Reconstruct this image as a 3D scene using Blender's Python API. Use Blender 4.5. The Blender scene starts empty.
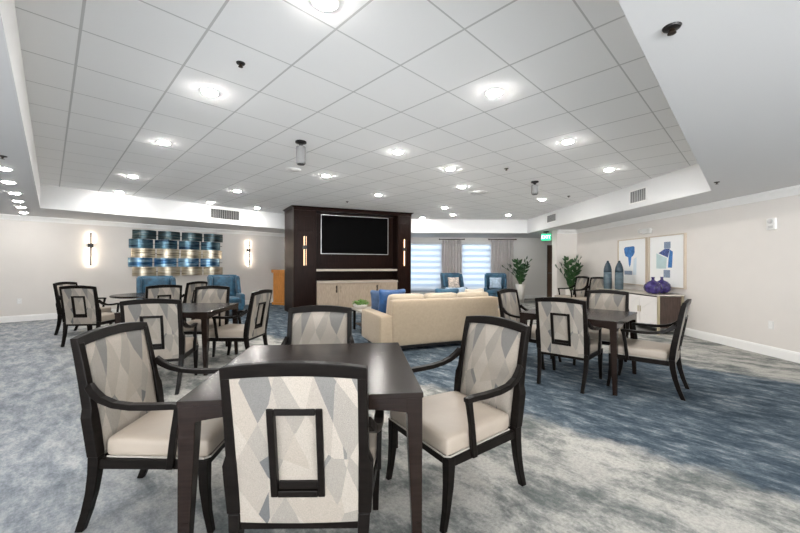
import bpy, bmesh, math, random
from mathutils import Vector, Matrix
random.seed(7)
SC = bpy.context.scene
COL = SC.collection
PI = math.pi

# ------------------------------------------------------------------ camera, world, exposure
cam_data = bpy.data.cameras.new('camera')
cam_data.sensor_width = 36.0
cam_data.lens = 36.0 * 356.0 / 800.0
cam_data.shift_y = -1.5 / 800.0
cam_data.clip_start = 0.02
cam = bpy.data.objects.new('camera', cam_data)
COL.objects.link(cam)
cam.matrix_world = Matrix.Translation((0, 0, 1.33)) @ Matrix.Rotation(PI / 2, 4, 'X') @ Matrix.Rotation(math.radians(0.2), 4, 'Z')
SC.camera = cam

world = bpy.data.worlds.new('daylight')
SC.world = world
world.use_nodes = True
bg = world.node_tree.nodes['Background']
bg.inputs[0].default_value = (0.95, 0.975, 1.0, 1)
SKY, LOWER_FILL = 3.2, 9.5          # overcast sky above, added fill light below the horizon to brighten the ceiling
_nt = world.node_tree
_tc = _nt.nodes.new('ShaderNodeTexCoord'); _sp = _nt.nodes.new('ShaderNodeSeparateXYZ'); _mr = _nt.nodes.new('ShaderNodeMapRange')
_nt.links.new(_tc.outputs['Generated'], _sp.inputs[0]); _nt.links.new(_sp.outputs[2], _mr.inputs[0])
_mr.inputs[1].default_value = -.03; _mr.inputs[2].default_value = .03; _mr.inputs[3].default_value = LOWER_FILL; _mr.inputs[4].default_value = SKY
_nt.links.new(_mr.outputs[0], bg.inputs[1])
LAMP = 270.0          # radiance of the recessed lamps
SCONCE = 16.0
SC.view_settings.view_transform = 'Standard'
SC.view_settings.look = 'None'
SC.view_settings.exposure = 0.86
SC.view_settings.gamma = 1.0
SC.view_settings.use_curve_mapping = False
try:
    SC.cycles.use_denoising = True
    SC.cycles.max_bounces = 10
    SC.cycles.diffuse_bounces = 7
    SC.cycles.sample_clamp_indirect = 6.0
except Exception:
    pass

# ------------------------------------------------------------------ materials
MATS = {}
def mat(name, color, rough=0.6, metal=0.0, bump=0.0, bscale=80.0, vary=0.0, vscale=6.0, stretch=(1, 1, 1), spec=0.5, sheen=0.0, coat=0.0):
    m = bpy.data.materials.new(name)
    m.use_nodes = True
    nt = m.node_tree
    b = nt.nodes['Principled BSDF']
    b.inputs['Base Color'].default_value = (*color, 1)
    b.inputs['Roughness'].default_value = rough
    b.inputs['Metallic'].default_value = metal
    b.inputs['Specular IOR Level'].default_value = spec
    if sheen: b.inputs['Sheen Weight'].default_value = sheen
    if coat:
        b.inputs['Coat Weight'].default_value = coat
        b.inputs['Coat Roughness'].default_value = 0.15
    tc = nt.nodes.new('ShaderNodeTexCoord')
    mp = nt.nodes.new('ShaderNodeMapping')
    mp.inputs['Scale'].default_value = stretch
    nt.links.new(tc.outputs['Object'], mp.inputs['Vector'])
    if vary:
        n = nt.nodes.new('ShaderNodeTexNoise')
        n.inputs['Scale'].default_value = vscale
        n.inputs['Detail'].default_value = 5
        nt.links.new(mp.outputs[0], n.inputs['Vector'])
        r = nt.nodes.new('ShaderNodeMapRange')
        r.inputs[1].default_value = 0.3; r.inputs[2].default_value = 0.7
        r.inputs[3].default_value = 1 - vary; r.inputs[4].default_value = 1 + vary
        nt.links.new(n.outputs[0], r.inputs[0])
        mx = nt.nodes.new('ShaderNodeVectorMath'); mx.operation = 'SCALE'
        mx.inputs[0].default_value = color
        nt.links.new(r.outputs[0], mx.inputs['Scale'])
        nt.links.new(mx.outputs[0], b.inputs['Base Color'])
    if bump:
        n2 = nt.nodes.new('ShaderNodeTexNoise')
        n2.inputs['Scale'].default_value = bscale
        n2.inputs['Detail'].default_value = 3
        nt.links.new(mp.outputs[0], n2.inputs['Vector'])
        bp = nt.nodes.new('ShaderNodeBump')
        bp.inputs['Strength'].default_value = bump
        bp.inputs['Distance'].default_value = 0.01
        nt.links.new(n2.outputs[0], bp.inputs['Height'])
        nt.links.new(bp.outputs[0], b.inputs['Normal'])
    MATS[name] = m
    return m

def emis(name, color, strength):
    m = bpy.data.materials.new(name); m.use_nodes = True
    b = m.node_tree.nodes['Principled BSDF']
    b.inputs['Base Color'].default_value = (*color, 1)
    b.inputs['Emission Color'].default_value = (*color, 1)
    b.inputs['Emission Strength'].default_value = strength
    MATS[name] = m
    return m

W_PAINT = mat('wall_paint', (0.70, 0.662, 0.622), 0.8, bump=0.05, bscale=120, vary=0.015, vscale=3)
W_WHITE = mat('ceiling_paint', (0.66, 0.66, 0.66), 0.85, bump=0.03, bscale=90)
W_PERIM = mat('perimeter_ceiling_shaded', (0.60, 0.60, 0.60), 0.85, bump=0.03, bscale=90)  # shade put into the colour: greyed to offset light spilling onto the low ceiling
W_TRIM = mat('trim_white', (0.84, 0.83, 0.81), 0.45)
WOOD = mat('espresso_wood', (0.0065, 0.005, 0.0042), 0.36, vary=0.3, vscale=9, stretch=(1, 1, 6), spec=0.10)
TABLEWOOD = mat('table_wood', (0.015, 0.0092, 0.0072), 0.22, vary=0.25, vscale=7, stretch=(1.2, 14, 14), spec=0.25)
UNITWOOD = mat('unit_wood', (0.013, 0.0055, 0.0038), 0.32, vary=0.35, vscale=5, stretch=(8, 8, .6), spec=0.07)
VINYL = mat('seat_vinyl', (0.36, 0.305, 0.25), 0.42, bump=0.06, bscale=30, vary=0.04, vscale=5)
PIPE = mat('piping', (0.38, 0.35, 0.31), 0.5)
SOFA = mat('sofa_fabric', (0.44, 0.345, 0.24), 0.9, bump=0.25, bscale=260, vary=0.05, vscale=25, sheen=0.2)
SOFA_C = mat('sofa_cushion_fabric', (0.50, 0.42, 0.315), 0.9, bump=0.2, bscale=260, vary=0.05, vscale=18, sheen=0.2)
BLUE_S = mat('blue_satin', (0.018, 0.075, 0.21), 0.36, bump=0.35, bscale=9, vary=0.45, vscale=9, sheen=0.1)
BLUE_D = mat('slate_blue_fabric', (0.055, 0.10, 0.19), 0.7, bump=0.3, bscale=40, vary=0.3, vscale=12)
BLUE_V = mat('blue_velvet', (0.016, 0.070, 0.12), 0.65, bump=0.2, bscale=30, vary=0.5, vscale=10, sheen=0.12)
TEAL_V = mat('teal_velvet', (0.022, 0.085, 0.145), 0.65, bump=0.2, bscale=30, vary=0.5, vscale=8, sheen=0.12)
CREAM = mat('cream_fabric', (0.62, 0.55, 0.45), 0.9, bump=0.2, bscale=120, vary=0.08, vscale=14)
SKYF = mat('light_blue_fabric', (0.35, 0.45, 0.56), 0.8, bump=0.2, bscale=90, vary=0.25, vscale=14)
OAK = mat('washed_oak', (0.42, 0.33, 0.245), 0.5, vary=0.14, vscale=8, stretch=(6, 6, 1))
OAKTOP = mat('pale_oak_top', (0.50, 0.43, 0.36), 0.45, vary=0.1, vscale=6, stretch=(1, 8, 8))
HONEY = mat('honey_oak', (0.52, 0.215, 0.045), 0.35, vary=0.2, vscale=6, stretch=(8, 8, 1))
BLACK = mat('black_metal', (0.012, 0.011, 0.011), 0.35, metal=0.3)
BRONZE = mat('dark_bronze', (0.05, 0.035, 0.025), 0.35, metal=0.8)
SCREEN = mat('screen_glass', (0.002, 0.002, 0.002), 0.4, spec=0.02)
SILVER = mat('silver', (0.55, 0.55, 0.55), 0.3, metal=0.9)
GREY_M = mat('grey_metal', (0.20, 0.20, 0.20), 0.5, metal=0.2)
LOUVRE = mat('louvre_grey', (0.36, 0.355, 0.35), 0.5)
DARKGAP = mat('duct_dark', (0.05, 0.05, 0.05), 0.9)
PLASTIC = mat('white_plastic', (0.72, 0.71, 0.69), 0.4)
GOLD = mat('champagne_metal', (0.52, 0.45, 0.31), 0.35, metal=0.7)
CHROME = mat('chrome', (0.7, 0.7, 0.7), 0.15, metal=1.0)
PANELW = mat('white_lacquer', (0.80, 0.77, 0.74), 0.25, bump=0.15, bscale=14)
CONS_D = mat('dark_walnut', (0.055, 0.033, 0.025), 0.4, vary=0.3, vscale=6, stretch=(8, 8, 1))
STONE = mat('console_top', (0.50, 0.46, 0.40), 0.3, vary=0.06)
POTW = mat('white_planter', (0.70, 0.66, 0.61), 0.45)
SOIL = mat('soil', (0.035, 0.022, 0.014), 0.95, bump=0.6, bscale=60)
LEAF = mat('leaf_green', (0.022, 0.072, 0.02), 0.38, vary=0.4, vscale=12)
STEM = mat('stem_green', (0.07, 0.14, 0.04), 0.5)
DOORW = mat('door_brown', (0.12, 0.068, 0.045), 0.45, vary=0.25, vscale=5, stretch=(8, 8, 1))
PURPLE = mat('purple_glass', (0.035, 0.022, 0.115), 0.12, bump=0.3, bscale=25, vary=0.6, vscale=14, spec=0.7)
TEALG = mat('teal_ceramic', (0.085, 0.125, 0.15), 0.25, vary=0.3, vscale=4, stretch=(1, 1, 3))
TEALD = mat('dark_teal_ceramic', (0.028, 0.05, 0.07), 0.25, vary=0.3, vscale=4)
PAPER = mat('art_paper', (0.80, 0.80, 0.79), 0.8)
FRAMEW = mat('pale_frame', (0.52, 0.44, 0.345), 0.45)
INK_B = mat('ink_blue', (0.05, 0.17, 0.42), 0.8, vary=0.3, vscale=14)
INK_N = mat('ink_navy', (0.06, 0.09, 0.24), 0.8, vary=0.5, vscale=30)
INK_S = mat('ink_seafoam', (0.47, 0.60, 0.60), 0.8, vary=0.08)
INK_G = mat('ink_slate', (0.22, 0.27, 0.36), 0.8, vary=0.5, vscale=50, stretch=(1, 1, 4))
INK_L = mat('ink_pale', (0.60, 0.68, 0.74), 0.8, vary=0.06)
CURT = mat('curtain_linen', (0.84, 0.80, 0.78), 0.9, bump=0.15, bscale=200, vary=0.05, vscale=30)
def _let_light_through(m, k):
    nt = m.node_tree; out = nt.nodes['Material Output']; b = nt.nodes['Principled BSDF']
    t = nt.nodes.new('ShaderNodeBsdfTranslucent'); t.inputs[0].default_value = (.72, .68, .66, 1)
    ms = nt.nodes.new('ShaderNodeMixShader'); ms.inputs[0].default_value = k
    nt.links.new(b.outputs[0], ms.inputs[1]); nt.links.new(t.outputs[0], ms.inputs[2]); nt.links.new(ms.outputs[0], out.inputs[0])
_let_light_through(CURT, .4)
DIMM = emis('dimmed_lamp_lens', (1.0, 0.965, 0.92), LAMP * .3)
LAMPM = emis('lamp_lens', (1.0, 0.965, 0.92), LAMP)
SCONM = emis('sconce_glow', (1.0, 0.86, 0.70), SCONCE)
SCONM2 = emis('amber_sconce_glow', (1.0, 0.62, 0.36), SCONCE * .12)
GREENM = emis('exit_green', (0.02, 0.50, 0.22), 0.9)
EXITW = emis('exit_white', (0.9, 1.0, 0.95), 1.3)

def math_node(nt, op, a, b=None, c=None):
    n = nt.nodes.new('ShaderNodeMath'); n.operation = op
    for i, v in enumerate((a, b, c)):
        if v is None: continue
        if isinstance(v, (int, float)): n.inputs[i].default_value = v
        else: nt.links.new(v, n.inputs[i])
    return n.outputs[0]

def patterned_fabric():
    m = mat('facet_fabric', (0.6, 0.56, 0.5), 0.85, bump=0.25, bscale=330)
    nt = m.node_tree; b = nt.nodes['Principled BSDF']
    tc = nt.nodes.new('ShaderNodeTexCoord')
    outs = []
    for rot, sc_, loc in ((0.42, (1.5, 12.0, 2.2), 0.0), (-0.34, (1.5, 9.0, 2.6), 3.3)):
        mr = nt.nodes.new('ShaderNodeMapping'); mr.inputs['Rotation'].default_value = (rot, 0, 0); mr.inputs['Location'].default_value = (0, loc, loc)
        nt.links.new(tc.outputs['Object'], mr.inputs['Vector'])
        mp = nt.nodes.new('ShaderNodeMapping'); mp.inputs['Scale'].default_value = sc_
        nt.links.new(mr.outputs[0], mp.inputs['Vector'])
        v = nt.nodes.new('ShaderNodeTexVoronoi'); v.inputs['Scale'].default_value = 1.0
        nt.links.new(mp.outputs[0], v.inputs['Vector'])
        sep = nt.nodes.new('ShaderNodeSeparateColor'); nt.links.new(v.outputs['Color'], sep.inputs[0]); outs.append(sep.outputs[0])
    pick = math_node(nt, 'FRACT', math_node(nt, 'ADD', math_node(nt, 'MULTIPLY', outs[0], .75), math_node(nt, 'MULTIPLY', outs[1], .55)))
    cr = nt.nodes.new('ShaderNodeValToRGB'); cr.color_ramp.interpolation = 'CONSTANT'
    el = cr.color_ramp.elements
    el[0].position = 0; el[0].color = (0.300, 0.262, 0.220, 1)
    el[1].position = 0.30; el[1].color = (0.240, 0.218, 0.190, 1)
    for p, c in ((0.50, (0.330, 0.292, 0.248, 1)), (0.70, (0.150, 0.143, 0.134, 1)), (0.80, (0.280, 0.248, 0.212, 1)), (0.93, (0.100, 0.101, 0.100, 1))):
        e = el.new(p); e.color = c
    nt.links.new(pick, cr.inputs[0])
    n = nt.nodes.new('ShaderNodeTexNoise'); n.inputs['Scale'].default_value = 260; n.inputs['Detail'].default_value = 2
    nt.links.new(tc.outputs['Object'], n.inputs['Vector'])
    r = nt.nodes.new('ShaderNodeMapRange'); r.inputs[1].default_value = .3; r.inputs[2].default_value = .7
    r.inputs[3].default_value = .86; r.inputs[4].default_value = 1.1
    nt.links.new(n.outputs[0], r.inputs[0])
    sc = nt.nodes.new('ShaderNodeVectorMath'); sc.operation = 'SCALE'
    nt.links.new(cr.outputs[0], sc.inputs[0]); nt.links.new(r.outputs[0], sc.inputs['Scale'])
    nt.links.new(sc.outputs[0], b.inputs['Base Color'])
    return m
FABRIC = patterned_fabric()

def carpet_mat():
    m = bpy.data.materials.new('carpet'); m.use_nodes = True
    nt = m.node_tree; b = nt.nodes['Principled BSDF']
    b.inputs['Roughness'].default_value = 0.95; b.inputs['Specular IOR Level'].default_value = 0.1
    g = nt.nodes.new('ShaderNodeNewGeometry')
    sp = nt.nodes.new('ShaderNodeSeparateXYZ'); nt.links.new(g.outputs['Position'], sp.inputs[0])
    s = math_node(nt, 'ADD', sp.outputs[0], sp.outputs[1])
    t = math_node(nt, 'SUBTRACT', sp.outputs[1], sp.outputs[0])
    cb = nt.nodes.new('ShaderNodeCombineXYZ')
    nt.links.new(s, cb.inputs[0]); nt.links.new(t, cb.inputs[1])
    def noise(scale, detail, sx, sy, rough=0.6, dist=0.0, off=0.0):
        mp = nt.nodes.new('ShaderNodeMapping'); mp.inputs['Scale'].default_value = (sx, sy, 1); mp.inputs['Location'].default_value = (off, off, 0)
        nt.links.new(cb.outputs[0], mp.inputs['Vector'])
        n = nt.nodes.new('ShaderNodeTexNoise'); n.inputs['Scale'].default_value = scale
        n.inputs['Detail'].default_value = detail; n.inputs['Roughness'].default_value = rough; n.inputs['Distortion'].default_value = dist
        nt.links.new(mp.outputs[0], n.inputs['Vector'])
        return n.outputs[0]
    def ramp(v, stops):
        r = nt.nodes.new('ShaderNodeValToRGB'); el = r.color_ramp.elements
        el[0].position, el[0].color = stops[0][0], (*stops[0][1], 1)
        el[1].position, el[1].color = stops[-1][0], (*stops[-1][1], 1)
        for p, c in stops[1:-1]:
            e = el.new(p); e.color = (*c, 1)
        nt.links.new(v, r.inputs[0]); return r.outputs[0]
    blotch = noise(2.1, 10, 1.15, .65, .74, .15)
    streak = noise(3.0, 10, 2.0, .75, .76, .1, 3.0)
    beige = ramp(blotch, [(.38, (.14, .154, .149)), (.45, (.225, .233, .223)), (.51, (.37, .365, .342)), (.57, (.48, .465, .43))])
    blue = ramp(streak, [(.37, (.036, .053, .072)), (.46, (.066, .091, .116)), (.54, (.115, .147, .175)), (.62, (.26, .288, .31))])
    pale = ramp(streak, [(.36, (.185, .21, .235)), (.46, (.28, .305, .335)), (.54, (.38, .402, .425)), (.62, (.49, .50, .505))])
    warp = math_node(nt, 'MULTIPLY', math_node(nt, 'SUBTRACT', noise(1.6, 6, 1, 1, .65, 0, 9.0), .5), 0.9)
    sw = math_node(nt, 'ADD', s, warp)
    def smooth(lo, hi, v):
        n = nt.nodes.new('ShaderNodeMapRange'); n.interpolation_type = 'SMOOTHSTEP'
        n.inputs[1].default_value = lo; n.inputs[2].default_value = hi
        nt.links.new(v, n.inputs[0]); return n.outputs[0]
    mb = math_node(nt, 'MULTIPLY', smooth(4.12, 4.42, sw), math_node(nt, 'SUBTRACT', 1.0, smooth(8.4, 8.75, sw)))
    mp_ = math_node(nt, 'SUBTRACT', 1.0, smooth(-.1, 1.3, sw))
    def mix(f, a, c):
        n = nt.nodes.new('ShaderNodeMix'); n.data_type = 'RGBA'
        nt.links.new(f, n.inputs[0]); nt.links.new(a, n.inputs[6]); nt.links.new(c, n.inputs[7]); return n.outputs[2]
    c = mix(mp_, mix(mb, beige, blue), pale)
    fine = noise(34, 6, 1, 1, .8)
    r = nt.nodes.new('ShaderNodeMapRange'); r.inputs[1].default_value = .3; r.inputs[2].default_value = .7; r.inputs[3].default_value = .68; r.inputs[4].default_value = 1.22
    nt.links.new(fine, r.inputs[0])
    sc = nt.nodes.new('ShaderNodeVectorMath'); sc.operation = 'SCALE'
    nt.links.new(c, sc.inputs[0]); nt.links.new(r.outputs[0], sc.inputs['Scale'])
    nt.links.new(sc.outputs[0], b.inputs['Base Color'])
    bp = nt.nodes.new('ShaderNodeBump'); bp.inputs['Strength'].default_value = .5; bp.inputs['Distance'].default_value = .006
    nt.links.new(fine, bp.inputs['Height']); nt.links.new(bp.outputs[0], b.inputs['Normal'])
    return m
CARPET = carpet_mat()

# ceiling grid: node at (GX, GY), axes U (left-forward) and V (right-forward), 0.6096 m pitch
GX, GY = -0.436, 2.389
U = Vector((-0.702, 0.712)); V = Vector((0.712, 0.702))
def tile_mat():
    m = bpy.data.materials.new('ceiling_tile'); m.use_nodes = True
    nt = m.node_tree; b = nt.nodes['Principled BSDF']
    b.inputs['Roughness'].default_value = 0.9; b.inputs['Specular IOR Level'].default_value = .2
    g = nt.nodes.new('ShaderNodeNewGeometry')
    def axis(d):
        o = d.x * GX + d.y * GY
        n = nt.nodes.new('ShaderNodeVectorMath'); n.operation = 'DOT_PRODUCT'
        n.inputs[1].default_value = (d.x, d.y, 0); nt.links.new(g.outputs['Position'], n.inputs[0])
        q = math_node(nt, 'DIVIDE', math_node(nt, 'SUBTRACT', n.outputs['Value'], o), .6096)
        f = math_node(nt, 'FRACT', math_node(nt, 'ADD', q, 100.5))
        return math_node(nt, 'MULTIPLY', math_node(nt, 'ABSOLUTE', math_node(nt, 'SUBTRACT', f, .5)), .6096)
    du, dv = axis(U), axis(V)
    lv = math_node(nt, 'LESS_THAN', dv, .0080)     # main tees run along U
    lu = math_node(nt, 'LESS_THAN', du, .0058)
    line = math_node(nt, 'MAXIMUM', lv, lu)
    n = nt.nodes.new('ShaderNodeTexNoise'); n.inputs['Scale'].default_value = 140; nt.links.new(g.outputs['Position'], n.inputs['Vector'])
    mx = nt.nodes.new('ShaderNodeMix'); mx.data_type = 'RGBA'
    mx.inputs[6].default_value = (.90, .90, .895, 1); mx.inputs[7].default_value = (.58, .58, .575, 1)
    nt.links.new(line, mx.inputs[0]); nt.links.new(mx.outputs[2], b.inputs['Base Color'])
    bp = nt.nodes.new('ShaderNodeBump'); bp.inputs['Strength'].default_value = .15; bp.inputs['Distance'].default_value = .003
    nt.links.new(n.outputs[0], bp.inputs['Height']); nt.links.new(bp.outputs[0], b.inputs['Normal'])
    return m
TILE = tile_mat()

def shade_mat():
    """banded day/night roller shade: sheer and denser bands, lit from behind by the sky"""
    m = bpy.data.materials.new('banded_shade'); m.use_nodes = True
    nt = m.node_tree; nt.nodes.remove(nt.nodes['Principled BSDF'])
    out = nt.nodes['Material Output']
    g = nt.nodes.new('ShaderNodeNewGeometry'); sp = nt.nodes.new('ShaderNodeSeparateXYZ'); nt.links.new(g.outputs['Position'], sp.inputs[0])
    f = math_node(nt, 'FRACT', math_node(nt, 'DIVIDE', sp.outputs[2], .235))
    k = math_node(nt, 'LESS_THAN', f, .45)
    mx = nt.nodes.new('ShaderNodeMix'); mx.data_type = 'RGBA'
    mx.inputs[6].default_value = (.155, .168, .192, 1); mx.inputs[7].default_value = (.085, .107, .142, 1)
    nt.links.new(k, mx.inputs[0])
    tr = nt.nodes.new('ShaderNodeBsdfTranslucent'); nt.links.new(mx.outputs[2], tr.inputs[0])
    df = nt.nodes.new('ShaderNodeBsdfDiffuse'); df.inputs[0].default_value = (.75, .77, .80, 1)
    ms = nt.nodes.new('ShaderNodeMixShader'); ms.inputs[0].default_value = .35
    nt.links.new(tr.outputs[0], ms.inputs[1]); nt.links.new(df.outputs[0], ms.inputs[2]); nt.links.new(ms.outputs[0], out.inputs[0])
    return m
SHADE = shade_mat()

def glass_mat():
    m = bpy.data.materials.new('window_glass'); m.use_nodes = True
    nt = m.node_tree; nt.nodes.remove(nt.nodes['Principled BSDF']); out = nt.nodes['Material Output']
    t = nt.nodes.new('ShaderNodeBsdfTransparent'); t.inputs[0].default_value = (.94, .97, .97, 1)
    gl = nt.nodes.new('ShaderNodeBsdfGlossy'); gl.inputs['Roughness'].default_value = .03
    ms = nt.nodes.new('ShaderNodeMixShader'); ms.inputs[0].default_value = .05
    nt.links.new(t.outputs[0], ms.inputs[1]); nt.links.new(gl.outputs[0], ms.inputs[2]); nt.links.new(ms.outputs[0], out.inputs[0])
    return m
GLASS = glass_mat()

# ------------------------------------------------------------------ mesh helpers
def nb(): return bmesh.new()

def box(bm, c, s, rz=0.0):
    r = bmesh.ops.create_cube(bm, size=1.0)
    bmesh.ops.scale(bm, vec=s, verts=r['verts'])
    if rz: bmesh.ops.rotate(bm, cent=(0, 0, 0), matrix=Matrix.Rotation(rz, 3, 'Z'), verts=r['verts'])
    bmesh.ops.translate(bm, vec=c, verts=r['verts'])
    return r['verts']

def loft(bm, loops, caps=True, closed=True):
    rows = [[bm.verts.new(p) for p in l] for l in loops]
    n = len(rows[0])
    for a, b in zip(rows, rows[1:]):
        for i in range(n if closed else n - 1):
            j = (i + 1) % n
            bm.faces.new((a[i], a[j], b[j], b[i]))
    if caps and closed:
        bm.faces.new(list(reversed(rows[0]))); bm.faces.new(rows[-1])
    return rows

def rect_post(bm, secs):
    """secs: (z, x, y, half_x, half_y)"""
    loft(bm, [[(x - a, y - b, z), (x + a, y - b, z), (x + a, y + b, z), (x - a, y + b, z)] for z, x, y, a, b in secs])

def sweep(bm, pts, hw, hh, side=None):
    """rectangular bar along a path; hw half-width along `side`, hh half-height across it"""
    pts = [Vector(p) for p in pts]; loops = []
    for i, p in enumerate(pts):
        t = (pts[min(i + 1, len(pts) - 1)] - pts[max(i - 1, 0)]).normalized()
        s = Vector(side) if side else Vector((0, 0, 1)).cross(t)
        s = (s - t * s.dot(t)).normalized(); n = t.cross(s)
        a = hw[i] if isinstance(hw, (list, tuple)) else hw
        b = hh[i] if isinstance(hh, (list, tuple)) else hh
        loops.append([p - s * a - n * b, p + s * a - n * b, p + s * a + n * b, p - s * a + n * b])
    loft(bm, loops)

def tube(bm, pts, r, n=8):
    pts = [Vector(p) for p in pts]; loops = []
    for i, p in enumerate(pts):
        t = (pts[min(i + 1, len(pts) - 1)] - pts[max(i - 1, 0)]).normalized()
        s = t.orthogonal().normalized() if i == 0 else (s - t * s.dot(t)).normalized()
        q = t.cross(s)
        rr = r[i] if isinstance(r, (list, tuple)) else r
        loops.append([p + (s * math.cos(2 * PI * k / n) + q * math.sin(2 * PI * k / n)) * rr for k in range(n)])
    loft(bm, loops)

def lathe(bm, prof, n=24, c=(0, 0, 0)):
    ringed = prof[0][0] > .002 and abs(prof[0][0] - prof[-1][0]) < 1e-6 and prof[0][0] not in (.30,)
    loops = [[(c[0] + r * math.cos(2 * PI * k / n), c[1] + r * math.sin(2 * PI * k / n), c[2] + z) for k in range(n)] for r, z in prof]
    loft(bm, loops, caps=not ringed)

def prism(bm, pts, z0, z1):
    loft(bm, [[(x, y, z0) for x, y in pts], [(x, y, z1) for x, y in pts]])

def rbox(bm, c, s, r, puff=0.0, n=8, fn=None):
    """rounded, optionally puffed box; s full size; fn maps a local point to another"""
    h = [v / 2 for v in s]; r = min(r, *h)
    grid = {}
    def vert(p):
        k = tuple(round(q, 6) for q in p)
        if k in grid: return grid[k]
        v = Vector((p[0] * h[0], p[1] * h[1], p[2] * h[2]))
        core = Vector([max(-(h[i] - r), min(h[i] - r, v[i])) for i in range(3)])
        d = v - core
        q = core + d.normalized() * r if d.length > 1e-9 else v
        if puff:
            ax = h.index(min(h)); o = [i for i in range(3) if i != ax]
            w = (1 - p[o[0]] ** 2) * (1 - p[o[1]] ** 2)
            q[ax] += (puff * w) * (1 if p[ax] > 0 else -1 if p[ax] < 0 else 0)
        if fn: q = Vector(fn(q))
        grid[k] = bm.verts.new(q + Vector(c)); return grid[k]
    def warp(t): return math.sin(t * PI / 2) if True else t
    ts = [warp(-1 + 2 * i / n) for i in range(n + 1)]
    for ax in range(3):
        a, b = [(1, 2), (2, 0), (0, 1)][ax]
        for sg in (-1, 1):
            for i in range(n):
                for j in range(n):
                    qs = []
                    for u, v in ((ts[i], ts[j]), (ts[i + 1], ts[j]), (ts[i + 1], ts[j + 1]), (ts[i], ts[j + 1])):
                        p = [0, 0, 0]; p[ax] = sg; p[a] = u; p[b] = v; qs.append(vert(p))
                    if sg < 0: qs.reverse()
                    try: bm.faces.new(qs)
                    except ValueError: pass

def obj(name, bm, m, parent=None, bevel=0.0, smooth=False, label=None):
    bmesh.ops.recalc_face_normals(bm, faces=bm.faces[:])
    me = bpy.data.meshes.new(name); bm.to_mesh(me); bm.free()
    me.materials.append(m)
    if smooth: me.polygons.foreach_set('use_smooth', [True] * len(me.polygons))
    o = bpy.data.objects.new(name, me); COL.objects.link(o)
    if parent: o.parent = parent
    if bevel:
        b = o.modifiers.new('bevel', 'BEVEL'); b.width = bevel; b.segments = 2; b.limit_method = 'ANGLE'; b.angle_limit = math.radians(40)
    if label: o['label'] = label
    return o

def tag(o, label, cat, group=None):
    o['label'] = label; o['category'] = cat
    if group: o['group'] = group
    return o

def thing(name, label, cat, loc=(0, 0, 0), rz=0.0, group=None):
    o = bpy.data.objects.new(name, None); COL.objects.link(o)
    o.location = loc; o.rotation_euler = (0, 0, rz); o.empty_display_size = .1
    return tag(o, label, cat, group)

def struct(name, bm, m, parent=None, **k):
    o = obj(name, bm, m, parent, **k)
    o['kind'] = 'structure'
    return o

def dup(root, loc, rz, label, group=None):
    r = root.copy(); COL.objects.link(r); r.location = loc; r.rotation_euler = (0, 0, rz); r['label'] = label
    if group: r['group'] = group
    for ch in list(root.children):
        c = ch.copy(); COL.objects.link(c); c.parent = r
        for g in list(ch.children):
            d = g.copy(); COL.objects.link(d); d.parent = c
    return r

# ------------------------------------------------------------------ room shell
ZS, ZT = 2.44, 2.91            # soffit and tray heights
XR = 5.5                       # right wall
YF = 14.3                      # window wall
YB = -3.5
TRAY = [(-.39, .164), (4.58, 5.24), (4.40, 12.30), (-2.60, 12.30), (-7.17, 7.09)]
LW0, LW1 = (-12.2, 4.7), (-2.6, 14.3)       # left wall line  y - x = 16.9
OUT = [(XR, YB), (XR, 11.05), (7.5, 11.05), (7.5, YF), LW1, LW0, (-4.0, YB)]

bm = nb(); prism(bm, OUT, -.12, 0.0); struct('floor', bm, CARPET)
bm = nb(); prism(bm, TRAY, ZT, ZT + .1); struct('ceiling', bm, TILE)
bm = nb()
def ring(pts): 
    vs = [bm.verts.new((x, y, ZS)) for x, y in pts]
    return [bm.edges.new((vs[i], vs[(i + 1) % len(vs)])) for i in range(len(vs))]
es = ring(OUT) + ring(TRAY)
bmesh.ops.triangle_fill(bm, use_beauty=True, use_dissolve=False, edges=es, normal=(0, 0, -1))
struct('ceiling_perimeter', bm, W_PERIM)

def seg_box(bm, p0, p1, z0, z1, t):
    """box along p0->p1, thickness t to the right-hand side of the direction"""
    p0, p1 = Vector(p0), Vector(p1); d = (p1 - p0).normalized(); n = Vector((d.y, -d.x)) * t
    prism(bm, [p0, p1, p1 + n, p0 + n], z0, z1)

SOFFITS = [('trim_1', 0, 1), ('trim_2', 1, 2), ('trim_3', 2, 3), ('trim_4', 3, 4), ('trim_5', 4, 0)]
for nm, a, b in SOFFITS:
    bm = nb(); seg_box(bm, TRAY[a], TRAY[b], ZS + .002, ZT, .05); struct(nm, bm, W_WHITE)

def wall(name, p0, p1, z0=0.0, z1=None, t=.15, m=None):
    bm = nb(); seg_box(bm, p0, p1, z0, ZS if z1 is None else z1, t); return struct(name, bm, m or W_PAINT)
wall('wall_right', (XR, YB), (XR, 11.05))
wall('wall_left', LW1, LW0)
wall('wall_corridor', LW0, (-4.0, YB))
bm = nb(); box(bm, ((4.87 + 7.5) / 2, 11.225, ZS / 2), (7.5 - 4.87, .35, ZS)); struct('wall_pier', bm, W_PAINT)
wall('wall_alcove', (7.5, 11.4), (7.5, YF))
WINS = [(-.40, 1.66, .30, 2.25), (2.42, 3.66, .30, 2.25)]
bm = nb()
def far_box(x0, x1, z0, z1): box(bm, ((x0 + x1) / 2, YF + .1, (z0 + z1) / 2), (x1 - x0, .2, z1 - z0))
DX0, DX1, DZ = 5.84, 6.78, 2.2
far_box(-2.75, -.40, 0, ZS); far_box(1.66, 2.42, 0, ZS); far_box(3.66, DX0, 0, ZS); far_box(DX1, 7.65, 0, ZS)
for x0, x1, z0, z1 in WINS: far_box(x0, x1, 0, z0); far_box(x0, x1, z1, ZS)
far_box(DX0, DX1, DZ, ZS)
struct('wall_far', bm, mat('far_wall_lightened', (0.80, 0.775, 0.74), 0.8, bump=0.05, bscale=120))  # wall paint lightened in colour to stand in for light missing here
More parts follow.
